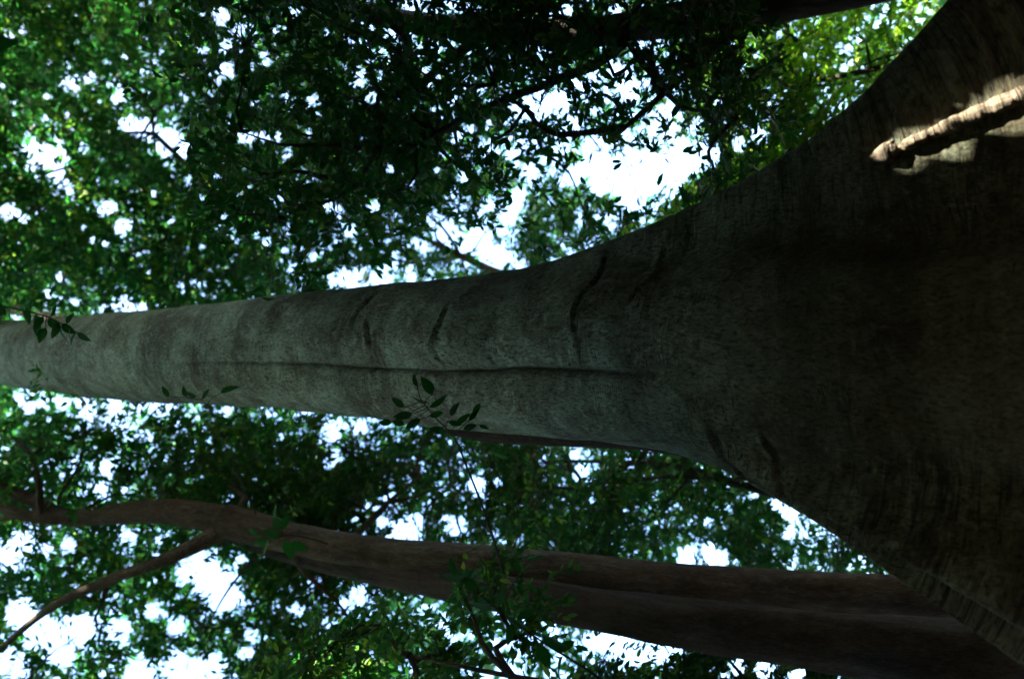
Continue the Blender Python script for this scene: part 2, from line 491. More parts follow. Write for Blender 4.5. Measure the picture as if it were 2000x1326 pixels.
def crown(parent, base, roots, clumps, leaf_len, per, n_spray, leaf_mat, bark, spread=(0.75, 0.75, 0.42), gaps=True, twig_len=0.45,
          branch_r=0.045, far=False, width=1.0, bright=0.0, keep=None):
    """foliage and the branches that carry it. roots: points on the trunk or limbs; clumps: (n, 4) centres and radius"""
    C = clumps[:, :3]
    R = clumps[:, 3]
    # branches: every clump is reached from the nearest wood already grown
    nodes = [np.asarray(p, float) for p in roots]
    lev = [0] * len(nodes)
    order = np.argsort(np.min(np.linalg.norm(C[:, None] - np.array(nodes)[None], axis=2), axis=1))
    parts, thin = [], []
    for i in order:
        NA = np.array(nodes)
        dist = np.linalg.norm(NA - C[i], axis=1) + np.array(lev) * 0.35 + np.maximum(0, NA[:, 2] - C[i][2] + 0.3) * 0.8
        j = int(np.argmin(dist))
        a, b = NA[j], C[i]
        ln = np.linalg.norm(b - a)
        if ln < 0.3:
            continue
        mid1 = a + (b - a) * 0.35 + rng.normal(0, 0.09, 3) * ln + np.array([0, 0, 0.10 * ln])
        mid2 = a + (b - a) * 0.7 + rng.normal(0, 0.07, 3) * ln + np.array([0, 0, 0.08 * ln])
        r0 = max(0.008, branch_r * 0.72 ** lev[j] * min(1.3, 0.5 + ln / 3.0))
        if gaps and lev[j] > 0 and in_gap(np.array([a + (b - a) * 0.5, mid1, mid2]), 0.9).sum() > 1:
            continue
        (parts if r0 > 0.024 else thin).append(tube([a, mid1, mid2, b], [r0, r0 * 0.75, r0 * 0.5, r0 * 0.22], 6, 0.22, 0.12, int(i)))
        for q in (mid1, mid2, b):
            nodes.append(q); lev.append(lev[j] + 1)
    # sprays round every clump
    ns = np.maximum(3, (n_spray * rng.uniform(0.7, 1.3, len(C)) * (R / R.mean()) ** 2).astype(int))
    ci = np.repeat(np.arange(len(C)), ns)
    g = unit(rng.normal(0, 1, (len(ci), 3))) * (rng.uniform(0, 1, len(ci)) ** 0.45)[:, None]
    S = C[ci] + g * R[ci][:, None] * np.array(spread)
    ok = np.ones(len(S), bool)
    if gaps:
        ok &= ~(in_gap(S, 0.95) & (rng.uniform(0, 1, len(S)) < 0.96))
    if keep is not None:
        ok &= keep(S)
    S, ci = S[ok], ci[ok]
    pick = rng.uniform(0, 1, len(S)) < 0.5
    O, D, NN, Ln, A, B = sprays(S, leaf_len, per, twig_len)
    ok = np.ones(len(O), bool)
    if gaps:
        ok &= ~(in_gap(O + 0.5 * unit(D) * Ln[:, None], 0.8) & (rng.uniform(0, 1, len(O)) < 0.88))
    ok &= ~leaf_in_shaft(O, D, Ln) & (np.linalg.norm(O - CAM, axis=1) > 3.2)
    if keep is not None:
        ok &= keep(O)
    sh = np.clip(np.repeat(rng.normal(0.44 + bright, 0.2, len(S)), per) + rng.normal(0, 0.13, len(O)), 0, 1)
    sh = np.where(rng.uniform(0, 1, len(O)) < 0.035, 1.0, sh)
    me = leaf_mesh('crown', O[ok], D[ok], NN[ok], Ln[ok], leaf_mat, base, sh[ok], far, width)
    tag(link('crown', me, parent), kind='stuff')
    tw = [twig_prisms(A, B, 0.004, 0.0015)]
    if pick.any():
        tw.append(twig_prisms(C[ci[pick]], S[pick], 0.006, 0.003))
    V, Q, c = join(tw)
    ok = np.repeat(~in_shaft(V.reshape(-1, 6, 3)[:, 0]), 3)
    if thin:
        Vt, Qt, ct = join(thin)
        Q = np.concatenate([Q, Qt + len(V)]); V = np.concatenate([V, Vt]); c = np.concatenate([c, ct])
        ok = np.concatenate([ok, np.ones(len(Qt), bool)])
    tag(link('twigs', mesh_from('twigs', V - base, Q[ok], np.full(int(ok.sum()), 4), bark, attrs={'grain': c}), parent), kind='stuff')
    for pt in parts:
        tube_obj('branch', [pt], bark, parent, base)

def pix_clumps(n, x0, x1, y0, y1, d0, d1, r0, r1, thin=0.0, seed=0, avoid=1.0, poly=None):
    "n foliage clumps somewhere in that window of the view, at depths d0..d1, thinned by noise so that they gather in boughs"
    out = []
    tries = 0
    while len(out) < n and tries < n * 40:
        tries += 1
        x, y, d = rng.uniform(x0, x1), rng.uniform(y0, y1), rng.uniform(d0, d1)
        if poly is not None and not poly(x, y):
            continue
        P = at(x, y, d)
        if P[2] < 0.8:
            continue
        if thin and vnoise(P[None] / 2.2, seed)[0] < thin - 1:
            continue
        if avoid:
            k = ((GAPS[:, 0] - x) ** 2 + (GAPS[:, 1] - y) ** 2) < (GAPS[:, 2] * 0.8 * avoid) ** 2
            if k.any() and rng.uniform() < 0.8:
                continue
        out.append((*P, rng.uniform(r0, r1)))
    return np.array(out)

# ------------------------------------------------------------------ ground
def build_ground():
    n = 140
    g = np.sign(np.linspace(-1, 1, n)) * np.abs(np.linspace(-1, 1, n)) ** 2.2 * 400
    X, Y = np.meshgrid(g, g, indexing='ij')
    Z = 0.12 * fbm(np.stack([X / 3, Y / 3, 0 * X], -1), 3) * np.exp(-(X**2 + Y**2) / 60**2) - 0.05
    V = np.stack([X, Y + 5, Z], -1).reshape(-1, 3)
    i, j = np.meshgrid(np.arange(n - 1), np.arange(n - 1), indexing='ij')
    Q = np.stack([i * n + j, (i + 1) * n + j, (i + 1) * n + j + 1, i * n + j + 1], -1).reshape(-1, 4)
    m, N, L, b = new_mat('leaf_litter')
    tc = N.new('ShaderNodeTexCoord')
    v = N.new('ShaderNodeTexVoronoi'); v.inputs['Scale'].default_value = 11
    L.new(tc.outputs['Object'], v.inputs['Vector'])
    col = ramp(N, L, v.outputs['Color'], [(0.1, (0.03, 0.02, 0.012)), (0.6, (0.075, 0.048, 0.028)), (1.0, (0.11, 0.08, 0.045))])
    L.new(col, b.inputs['Base Color'])
    b.inputs['Roughness'].default_value = 0.9
    tag(link('ground', mesh_from('ground', V, Q, np.full(len(Q), 4), m)), kind='structure')
build_ground()

# ------------------------------------------------------------------ the buttressed giant
TREE = np.array([0.0, 7.0, 0.0])

def on_plane(x, y, phi):
    "where the line of sight through (x, y) meets the upright half-plane at azimuth phi round the trunk axis -> height, radius"
    r = ray(x, y)
    c, s = math.cos(phi), math.sin(phi)
    # CAM + t r = TREE + q (c, s, .)
    A = np.array([[r[0], -c], [r[1], -s]])
    t, q = np.linalg.solve(A, (TREE - CAM)[:2])
    return (CAM + t * r)[2], q

def crest(phi, pix):
    hq = np.array(sorted(on_plane(x, y, phi) for x, y in pix))
    return hq[:, 0], hq[:, 1]

def build_giant():
    root = thing('buttressed_tree', 'huge grey buttressed rainforest tree whose ringed trunk crosses the whole picture', 'tree', TREE)
    TOPE = [(0,628),(100,622),(250,610),(400,594),(520,578),(700,563),(850,548),(1000,527),(1100,505),(1200,468),(1300,430),(1400,385),(1500,330),(1600,265),(1700,180),(1800,75),(1900,-40),(2000,-170)]
    BOTE = [(0,748),(100,766),(250,782),(400,790),(520,796),(700,808),(850,830),(1000,848),(1100,856),(1200,862),(1300,872),(1400,905),(1500,962),(1600,1022),(1700,1085),(1800,1160),(1900,1235),(2000,1310)]
    hR, rR = crest(0.0, TOPE)
    hL, rL = crest(math.pi, BOTE)
    H = np.concatenate([np.linspace(-0.3, 1.6, 30, endpoint=False), np.linspace(1.6, 4.6, 150, endpoint=False), np.linspace(4.6, 9.0, 130, endpoint=False), np.linspace(9.0, 30.0, 150)])
    def ext(h, hh, rr):
        v = np.interp(h, hh, rr)
        lo = rr[0] + (hh[0] - h) * (rr[0] - rr[2]) / (hh[2] - hh[0]) * 0.9
        hi = rr[-1] - (h - hh[-1]) * 0.012
        return np.where(h < hh[0], lo, np.where(h > hh[-1], hi, v))
    def smooth(a, k=9):
        p = np.pad(a, k, mode='edge')
        return np.convolve(p, np.ones(2 * k + 1) / (2 * k + 1), 'valid')
    XR = smooth(ext(H, hR, rR), 5)
    XL = smooth(ext(H, hL, rL), 5)
    # core column: centre line and radius from the clear bole, carried down into the flare
    w = (XR + XL) / 2
    ctr = (XR - XL) / 2
    hb = 7.6
    wc = np.where(H > hb, w, np.interp(hb, H, w) + (hb - H) * 0.035)
    cc = np.where(H > hb, ctr, np.interp(hb, H, ctr))
    wc = smooth(wc, 12); cc = smooth(cc, 12)
    n = 560
    th = np.linspace(0, 2 * math.pi, n, endpoint=False)
    # gather samples near the crests that face the camera
    blades = []   # azimuth, reach(h), half thickness
    def blade(deg, reach, t):
        blades.append((math.radians(deg), reach, t))
    blade(0, XR - cc, 0.30)
    blade(179, XL + cc, 0.30 - 0.17 * sstep(5.2, 3.4, H)[:, None])
    h3, r3 = crest(math.radians(-153), [(1480,905),(1600,960),(1700,1012),(1800,1068),(1900,1126),(2000,1188)])
    e3 = ext(H, h3, r3)
    e3 = np.where(H > h3[-1], r3[-1] * np.exp(-(H - h3[-1]) * 0.9), e3)
    blade(-153, smooth(e3, 4), 0.13)
    blade(70, (XR - cc) * 0.9, 0.3)
    blade(120, (XL + cc) * 0.9, 0.3)
    TH, HH = np.meshgrid(th, H)
    p = 6.5
    acc = np.repeat(wc[:, None] ** p, n, axis=1)
    rr = np.repeat(wc[:, None], n, axis=1)
    for az, reach, t in blades:
        d = np.abs((TH - az + math.pi) % (2 * math.pi) - math.pi)
        flank = (t * (1 + 0.25 * np.maximum(0, 6 - HH) / 6)) / np.maximum(np.sin(np.minimum(d, math.pi / 2)), 1e-3)
        flank = np.where(d < math.pi / 2, flank, t)
        rc = np.repeat(reach[:, None], n, axis=1)
        b = (rc ** -4.0 + flank ** -4.0) ** (-0.25)
        acc = acc + b ** p
    rad = acc ** (1 / p)
    crestness = np.zeros_like(rad)
    for az, reach, t in blades:
        d = np.abs((TH - az + math.pi) % (2 * math.pi) - math.pi) * rad
        out = sstep(1.05, 1.6, reach / wc)[:, None]
        crestness = np.maximum(crestness, out * np.exp(-(d / 0.5) ** 2))
    # keep the clear bole at its measured width (several blades would swell it)
    upk = sstep(6.3, 8.5, HH)
    rad = rad * (1 - upk) + np.repeat(w[:, None], n, axis=1) * upk
    # exact reach at the two outlines
    for k, tgt in ((0.0, XR - cc), (math.pi, XL + cc)):
        j = int(round(k / (2 * math.pi) * n)) % n
        win = np.abs((TH - k + math.pi) % (2 * math.pi) - math.pi) < math.radians(25)
        mx = np.max(np.where(win, rad * np.cos(TH - k), 0), axis=1)
        f = smooth(tgt / mx, 6)
        wgt = np.exp(-((np.abs((TH - k + math.pi) % (2 * math.pi) - math.pi)) / 0.6) ** 2)
        rad = rad * (1 + (f[:, None] - 1) * wgt)
    def ridge_line(px, py):
        "azimuth, row by row, at which the flare is seen along the line (px, py)"
        P = np.stack([cc[:, None] + rad * np.cos(TH), 7.0 + rad * np.sin(TH), HH], -1)
        x, y, d = project(P)
        f = np.interp(x, px, py, left=-1e5, right=-1e5)
        facing = np.sin(TH) < 0.15
        e = np.where(facing & (f > -1e4), np.abs(y - f), 1e6)
        j = np.argmin(e, axis=1)
        good = e[np.arange(len(H)), j] < 14
        hh = H[good]; aa = np.unwrap(th[j[good]])
        return np.polyval(np.polyfit(hh, aa, 3), np.clip(H, hh.min(), hh.max())), hh.min(), hh.max()
    for px, py, amp, wd, groove in (((1640, 1690, 1750, 1850, 2000), (345, 322, 294, 252, 190), 0.10, 0.16, 0.10),):
        ac, h0, h1 = ridge_line(px, py)
        da = ((TH - ac[:, None] + math.pi) % (2 * math.pi) - math.pi) * rad
        fade = 1 - sstep(h1 - 0.5, h1 + 0.15, HH)
        sg = 1.0 if px[0] == 1640 else -1.0
        rad = rad + fade * (amp * np.exp(-(da / wd) ** 2) - groove * np.exp(-((da + sg * 2.1 * wd) / (1.3 * wd)) ** 2))
    # two lobes of the bole meet in a fold facing the camera
    fold_h = np.array([-1, 3.0, 4.5, 6.0, 7.2, 8.2, 9.5, 11, 13, 30])
    fold_a = np.radians([-101, -101, -101, -102, -104, -103, -100, -98, -97, -97])
    fold_d = np.array([0.06, 0.10, 0.13, 0.16, 0.19, 0.19, 0.13, 0.06, 0.02, 0])
    fa = np.interp(HH, fold_h, fold_a)
    fd = np.interp(HH, fold_h, fold_d)
    da = (TH - fa + math.pi) % (2 * math.pi) - math.pi
    da = da + 0.05 * vnoise(np.stack([HH * 1.1, 0 * HH, 0 * HH], -1), 71) + 0.02 * vnoise(np.stack([HH * 4, 0 * HH, 0 * HH], -1), 72)
    sharp = sstep(4.6, 6.2, HH) * (0.75 + 0.35 * vnoise(np.stack([HH * 0.9, 0 * HH + 4, 0 * HH], -1), 73))
    rad = rad - fd * (np.exp(-(da / 0.035) ** 2) * 0.5 * sharp + np.exp(-(da / 0.26) ** 2) * 0.55)
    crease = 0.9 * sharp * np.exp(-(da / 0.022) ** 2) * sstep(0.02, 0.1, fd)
    # arc length down every meridian: bark rings follow it, so they cross each crest square on
    seg = np.sqrt(np.diff(rad, axis=0) ** 2 + np.diff(HH, axis=0) ** 2)
    arc = np.concatenate([np.zeros((1, n)), np.cumsum(seg[::-1], axis=0)])[::-1]
    gx, gy = np.cos(TH) * np.minimum(rad, 1.6), np.sin(TH) * np.minimum(rad, 1.6)
    P3 = np.stack([gx, gy, HH], -1)
    rad = rad + 0.035 * fbm(P3 / 0.9, 21, 3) + 0.014 * fbm(P3 * np.array([3, 3, 1.2]), 22, 3)
    wav = arc + 0.10 * fbm(P3 / 0.8, 31, 2)
    ringn = fbm(np.stack([0 * wav, TH * 0.6 + 3, wav * 3.3], -1), 41, 3)
    ringf = vnoise(np.stack([0 * wav + 9, TH * 1.2, wav * 16], -1), 43)
    strength = 0.35 + 0.65 * sstep(0.9, 1.6, rad)
    rad = rad + strength * (0.016 * ringn + 0.004 * ringf) * (0.5 + 0.5 * sstep(-0.6, 0.5, vnoise(P3 * 0.9, 47)))
    # a few deep seams round the bole
    for hs, amp, wd, span in ((5.75, 0.022, 0.016, (-95, -10)), (10.1, 0.045, 0.05, (-165, -20)), (10.55, 0.03, 0.04, (-150, -80)), (8.35, 0.03, 0.03, (-115, -60)), (8.6, 0.02, 0.03, (-90, -30)), (7.35, 0.03, 0.025, (-98, -55)),
                               (6.7, 0.022, 0.02, (-100, -70)), (12.3, 0.03, 0.05, (-150, -50)), (15.3, 0.05, 0.06, (-175, -80)), (4.6, 0.03, 0.022, (-175, -128)), (4.15, 0.03, 0.022, (-172, -130)), (5.2, 0.02, 0.02, (-60, -5)), (13.6, 0.03, 0.05, (-100, -40))):
        a = np.degrees((TH + math.pi) % (2 * math.pi) - math.pi)
        m = sstep(span[0] - 10, span[0] + 10, a) * (1 - sstep(span[1] - 10, span[1] + 10, a))
        dz = HH - hs - 0.10 * vnoise(np.stack([TH * 2.5, 0 * TH + hs, 0 * TH], -1), 51)
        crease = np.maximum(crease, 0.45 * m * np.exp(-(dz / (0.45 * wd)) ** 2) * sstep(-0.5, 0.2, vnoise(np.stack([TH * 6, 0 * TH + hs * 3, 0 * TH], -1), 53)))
        rad = rad - m * amp * (np.exp(-(dz / wd) ** 2) - 0.6 * np.exp(-((dz - 1.8 * wd) / wd) ** 2))
    V = np.stack([cc[:, None] + rad * np.cos(TH), rad * np.sin(TH), HH], -1).reshape(-1, 3)
    m = len(H)
    i = np.arange(m - 1)[:, None]; j = np.arange(n)[None]; j2 = (j + 1) % n
    Q = np.stack([i * n + j, i * n + j2, (i + 1) * n + j2, (i + 1) * n + j], -1).reshape(-1, 4)
    grain = np.stack([gx, gy, wav], -1).reshape(-1, 3)
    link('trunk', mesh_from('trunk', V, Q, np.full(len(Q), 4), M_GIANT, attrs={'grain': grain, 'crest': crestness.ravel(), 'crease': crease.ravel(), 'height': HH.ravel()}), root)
    # slim root running down beside the left lobe
    pts = [at(860, 838, 9.9), at(930, 852, 9.5), at(1050, 858, 9.0), at(1180, 862, 8.5), at(1290, 868, 8.0), at(1400, 890, 7.5)]
    tube_obj('aerial_root', [tube(pts, [0.03, 0.05, 0.06, 0.065, 0.07, 0.08], 14, 0.06, 0.12, 3)], M_DARK, root, TREE)
    # pale ringed root lying along the right buttress, in the one beam of sun
    W = V + TREE
    vx, vy, vd = project(W)
    def surf(x, y):
        k = (np.abs(vx - x) < 14) & (np.abs(vy - y) < 14)
        return vd[k].min()
    line = [(1690, 318), (1722, 302), (1760, 288), (1850, 248), (1940, 208), (2010, 182), (2120, 140)]
    pts = [at(x, y, surf(min(x, 1985), y) - (0.012 if i else -0.02)) for i, (x, y) in enumerate(line)]
    pr, rr_, ss = resample(pts, [0.025, 0.048, 0.05, 0.054, 0.058, 0.062, 0.066], 0.012)
    q = ss[:, None] * np.array([[1.0, 0, 0]])
    rr_ = rr_ * (0.9 + 0.14 * vnoise(q * 14, 3) + 0.12 * vnoise(q * 38, 4) + 0.05 * vnoise(q * 90, 5)) + 0.030 * np.exp(-((ss - 0.16) / 0.05) ** 2) - 0.022 * np.exp(-((ss - 0.27) / 0.03) ** 2)
    tube_obj('sunlit_root', [tube(pr, rr_, 26, 0.008, 0.30, 8)], M_ROOT, root, TREE)['label'] = 'pale ringed root catching a beam of sun'
    knot = [pts[1] - FWD * 0.03, pts[1] - FWD * 0.05 + RIGHT * 0.05 - UP * 0.03, pts[1] - FWD * 0.06 + RIGHT * 0.09 - UP * 0.06]
    tube_obj('knot', [tube(knot, [0.045, 0.032, 0.012], 10, 0.015, 0.35, 4)], M_ROOT, root, TREE)
    SUN_SHAFTS.append((pts[1] * 0.6 + pts[2] * 0.4, pts[4], 0.018))
    SUN_SHAFTS.append((pts[4], pts[5], 0.025))
    # limbs of the crown, above the picture
    limbs = []
    top = np.array([cc[-1], 7.0, 29.5])
    ends = []
    for k, a in enumerate(np.radians([20, 95, 160, 215, 265, 320])):
        e = top + np.array([math.cos(a) * 5.5, math.sin(a) * 5.5, 3.0 + k % 3])
        mid = top + (e - top) * 0.45 + np.array([0, 0, 1.0])
        limbs.append(tube([top - np.array([0, 0, 1.5]), mid, e], [0.34, 0.2, 0.09], 12, 0.3, 0.1, k))
        ends += [mid, e]
    for l in limbs:
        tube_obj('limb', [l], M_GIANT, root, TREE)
    cl = np.array([(*(np.array(ends[rng.integers(len(ends))]) + rng.normal(0, 1, 3) * np.array([2.4, 2.4, 1.0])), rng.uniform(1.0, 1.6)) for _ in range(60)])
    crown(root, TREE, ends, cl, 0.30, 12, 16, M_LEAF, M_GIANT, gaps=True, twig_len=0.9, branch_r=0.07, far=True)
    return root
giant = build_giant()

# ------------------------------------------------------------------ the other trees
def simple_tree(name, label, trunk_pts, trunk_r, mat, limbs=(), clumps=None, leaf=None, nseg=24, lump=0.20, to_ground=True, group=None, **kw):
    P = [np.asarray(p, float) for p in trunk_pts]
    R = list(trunk_r)
    if to_ground:
        d = unit(P[0] - P[1])
        d = unit(d * np.array([0.4, 0.4, 1.0]))
        k = (P[0][2] + 0.15) / max(0.2, -d[2])
        P = [P[0] + d * k] + P
        R = [R[0] * 1.25] + R
    base = np.array([P[0][0], P[0][1], 0.0])
    root = thing(name, label, 'tree', base, group)
    TREES[name] = (root, base)
    tube_obj('trunk', [tube(P, R, nseg, 0.12, lump, len(name))], mat, root, base)
    roots = [P[-1], P[-2]]
    for lp, lr in limbs:
        tube_obj('limb', [tube(lp, lr, 12, 0.1, 0.12, 5)], mat, root, base)
        roots += [np.asarray(lp[-1], float), np.asarray(lp[len(lp) // 2], float)]
    if clumps is not None:
        crown(root, base, roots, clumps, leaf_mat=leaf, bark=mat, **kw)
    return root, base

TREES = {}
# forked brown tree left of the giant (low in the picture)
cl = pix_clumps(240, -250, 720, 840, 1420, 13.8, 19, 1.1, 1.9, 0, 3)
simple_tree('forked_tree', 'brown tree with pale edged trunk that forks into snaking limbs at lower left', [at(2500,1180,8.0), at(2050,1172,9.0), at(1800,1165,9.6), at(1500,1150,10.2), at(1200,1125,10.8), at(950,1098,11.4), at(700,1072,12.0), at(560,1048,12.4), at(440,1018,12.7)],
    [0.27, 0.24, 0.23, 0.225, 0.22, 0.215, 0.20, 0.21, 0.25], M_BROWN,
    limbs=[([at(470,1022,12.65), at(330,1000,13.0), at(220,1003,13.2), at(120,1008,13.6), at(60,975,14.0), at(-30,940,14.4)], [0.23, 0.19, 0.15, 0.13, 0.11, 0.085]),
           ([at(180,1004,13.3), at(110,1012,13.4), at(50,1006,13.5), at(-10,985,13.7), at(-120,960,14.2)], [0.11, 0.10, 0.09, 0.085, 0.05]),
           ([at(450,1030,12.6), at(340,1085,12.6), at(220,1130,12.7), at(110,1180,12.9), at(20,1250,13.2), at(-60,1330,13.6)], [0.14, 0.095, 0.075, 0.06, 0.045, 0.03]),
           ([at(80,1010,13.4), at(75,940,13.6), at(60,890,13.9), at(20,850,14.2)], [0.06, 0.05, 0.035, 0.02])],
    clumps=cl, leaf=M_LEAF, leaf_len=0.155, per=11, n_spray=24, far=True)

# the leaning dark trunk below it
cl = pix_clumps(105, 480, 1050, 830, 1110, 14, 19, 0.9, 1.5, 0, 4)
simple_tree('leaning_tree', 'dark brown leaning trunk lowest in the picture, under the forked tree', [at(2500,1345,7.4), at(2150,1302,8.2), at(1800,1271,8.9), at(1500,1241,9.5), at(1250,1203,10.1), at(1050,1172,10.7), at(850,1135,11.5), at(650,1098,12.6), at(480,1050,14.0), at(330,960,15.5)],
    [0.40, 0.35, 0.32, 0.295, 0.265, 0.24, 0.21, 0.17, 0.14, 0.1], M_DARK,
    limbs=[([at(650,1098,12.6), at(700,1040,14.0), at(760,980,15.0), at(820,930,16.0)], [0.08, 0.06, 0.045, 0.03])],
    clumps=cl, leaf=M_LEAF_DARK, leaf_len=0.135, per=12, n_spray=22, far=True)

# tall straight tree at the right of the giant (top edge of the picture)
cl = pix_clumps(160, 400, 1450, -120, 430, 9.0, 14.5, 0.9, 1.5, 0, 6, poly=lambda x, y: y < 440 - max(0, (1250 - x)) * 0.02)
simple_tree('straight_tree', 'straight dark trunk along the top edge under heavy dark leaves', [at(2000,-110,9.0), at(1700,-30,9.8), at(1400,26,10.6), at(1150,62,11.3), at(900,56,12.0), at(650,10,12.8), at(400,-70,13.6), at(100,-180,15.0)],
    [0.24, 0.22, 0.20, 0.18, 0.16, 0.13, 0.11, 0.07], M_DARK,
    limbs=[([at(1250,52,11.0), at(1180,115,11.0), at(1080,160,10.8), at(960,205,10.6), at(850,260,10.5)], [0.085, 0.07, 0.055, 0.04, 0.025]),
           ([at(950,66,11.9), at(850,140,11.6), at(760,250,11.2), at(700,360,11.0)], [0.08, 0.06, 0.045, 0.025]),
           ([at(1450,35,10.5), at(1380,110,10.3), at(1300,180,10.2), at(1220,250,10.1)], [0.07, 0.055, 0.04, 0.025])],
    clumps=cl, leaf=M_LEAF_DARK, leaf_len=0.125, per=11, n_spray=24)

# broad crown behind the giant
cl = pix_clumps(500, -300, 720, -150, 640, 16, 23, 1.2, 2.0, 0, 8)
simple_tree('spreading_tree', 'tall spreading tree behind the giant, its soft crown filling the upper left', [at(1250,690,17), at(900,685,18.5), at(600,680,20), at(300,660,21), at(0,600,22)],
    [0.35, 0.32, 0.28, 0.22, 0.12], M_BROWN,
    limbs=[([at(600,680,20), at(520,520,20), at(420,380,19.5), at(300,260,19)], [0.16, 0.12, 0.08, 0.05]),
           ([at(420,670,20.5), at(300,560,20.5), at(160,480,20.5), at(40,380,20)], [0.14, 0.10, 0.07, 0.04])],
    clumps=cl, leaf=M_LEAF, leaf_len=0.185, per=10, n_spray=20, twig_len=0.55, far=True)

# fine leaved tree seen along the upper edge of the giant
cl = pix_clumps(105, 640, 1220, 330, 600, 17, 24, 0.9, 1.6, 0, 9)
simple_tree('fine_leaved_tree', 'fine leaved tree against the white sky along the giant trunk', [at(1550,600,15), at(1250,590,17), at(1050,560,18.5), at(900,500,20), at(780,440,21)],
    [0.16, 0.14, 0.11, 0.08, 0.04], M_BROWN, clumps=cl, leaf=M_LEAF, leaf_len=0.15, per=11, n_spray=22, far=True)

# sunlit understorey trees at the upper right
cl = pix_clumps(105, 1330, 1820, -80, 420, 12, 19, 0.7, 1.2, 0.7, 12, poly=lambda x, y: y < 560 - (x - 1300) * 0.75)
simple_tree('understorey_tree', 'slender sunlit understorey tree with yellow green leaves at upper right', [at(1900,90,12), at(1760,122,12.6), at(1640,150,13.2), at(1560,166,13.6), at(1450,200,14.5)],
    [0.05, 0.045, 0.04, 0.035, 0.02], M_DARK, clumps=cl, leaf=M_LEAF_FRESH, leaf_len=0.14, per=11, n_spray=22, nseg=10, bright=0.12)
cl = pix_clumps(50, 1180, 1560, 280, 480, 15, 20, 0.4, 0.7, 0.6, 13, poly=lambda x, y: y > 620 - (x - 900) * 0.62 and y < 560)
simple_tree('young_tree', 'young bright green tree peeping over the buttress below the white gap', [at(1700,420,14), at(1560,400,15), at(1450,390,16), at(1340,400,17)],
    [0.06, 0.05, 0.035, 0.02], M_DARK, clumps=cl, leaf=M_LEAF_FRESH, leaf_len=0.13, per=11, n_spray=22, nseg=10, bright=0.1)

# tree between the giant and the forked tree
cl = pix_clumps(160, 900, 1800, 850, 1130, 13, 19, 0.9, 1.5, 0, 15)
simple_tree('branching_tree', 'dark branching tree seen between the giant and the forked tree', [at(1900,1060,11), at(1700,1010,12), at(1500,960,13), at(1380,930,14), at(1250,905,15), at(1100,900,16)],
    [0.09, 0.085, 0.075, 0.06, 0.045, 0.03], M_DARK,
    limbs=[([at(1480,955,13.1), at(1350,915,13.6), at(1240,905,14.2), at(1180,940,14.8)], [0.05, 0.04, 0.03, 0.015]),
           ([at(1430,940,13.5), at(1300,930,13.8), at(1210,950,14.2), at(1130,1010,14.8)], [0.04, 0.035, 0.025, 0.012])],
    clumps=cl, leaf=M_LEAF, leaf_len=0.135, per=11, n_spray=22, nseg=12, far=True)

# low trees along the bottom edge
cl = np.concatenate([pix_clumps(40, 480, 1320, 1200, 1420, 9, 12.5, 0.45, 0.75, 0.6, 17), pix_clumps(7, 840, 1060, 1090, 1250, 8.5, 9.5, 0.3, 0.45, 0, 17)])
simple_tree('leafy_sapling', 'leafy green sapling along the bottom edge, in front of the leaning trunk', [at(1700,1400,6.5), at(1300,1360,7.5), at(1000,1320,8.3), at(800,1280,9.0)],
    [0.04, 0.035, 0.025, 0.015], M_DARK, clumps=cl, leaf=M_LEAF, leaf_len=0.12, per=10, n_spray=18, nseg=10, bright=0.1)
cl = pix_clumps(55, 1250, 1900, 1270, 1420, 10, 14, 0.4, 0.7, 0.6, 18)
simple_tree('low_tree', 'low dark tree at the bottom edge beneath the leaning trunk', [at(2000,1420,9), at(1750,1390,10), at(1500,1370,11), at(1350,1350,12)],
    [0.06, 0.05, 0.04, 0.02], M_DARK, clumps=cl, leaf=M_LEAF_DARK, leaf_len=0.13, per=11, n_spray=20, nseg=10)

# near twigs whose leaves stand out one by one
def leaf_blade():
    t = np.linspace(0, 1, 7)
    wv = 0.24 * np.sin(math.pi * t ** 0.8) ** 0.85
    V, L, C = [], [], []
    for k, (a, b) in enumerate(zip(t, wv)):
        z = -0.10 * a * a
        V += [(a, b, z + 0.22 * b), (a, 0, z), (a, -b, z + 0.22 * b)]
    for k in range(6):
        for c in (0, 1):
            L += [3 * k + c, 3 * k + c + 1, 3 * k + c + 4, 3 * k + c + 3]; C.append(4)
    return mesh_from('leaf', np.array(V), L, C, M_LEAF_DARK, attrs={'shade': np.full(len(V), 0.45)})
LEAF_ME = leaf_blade()

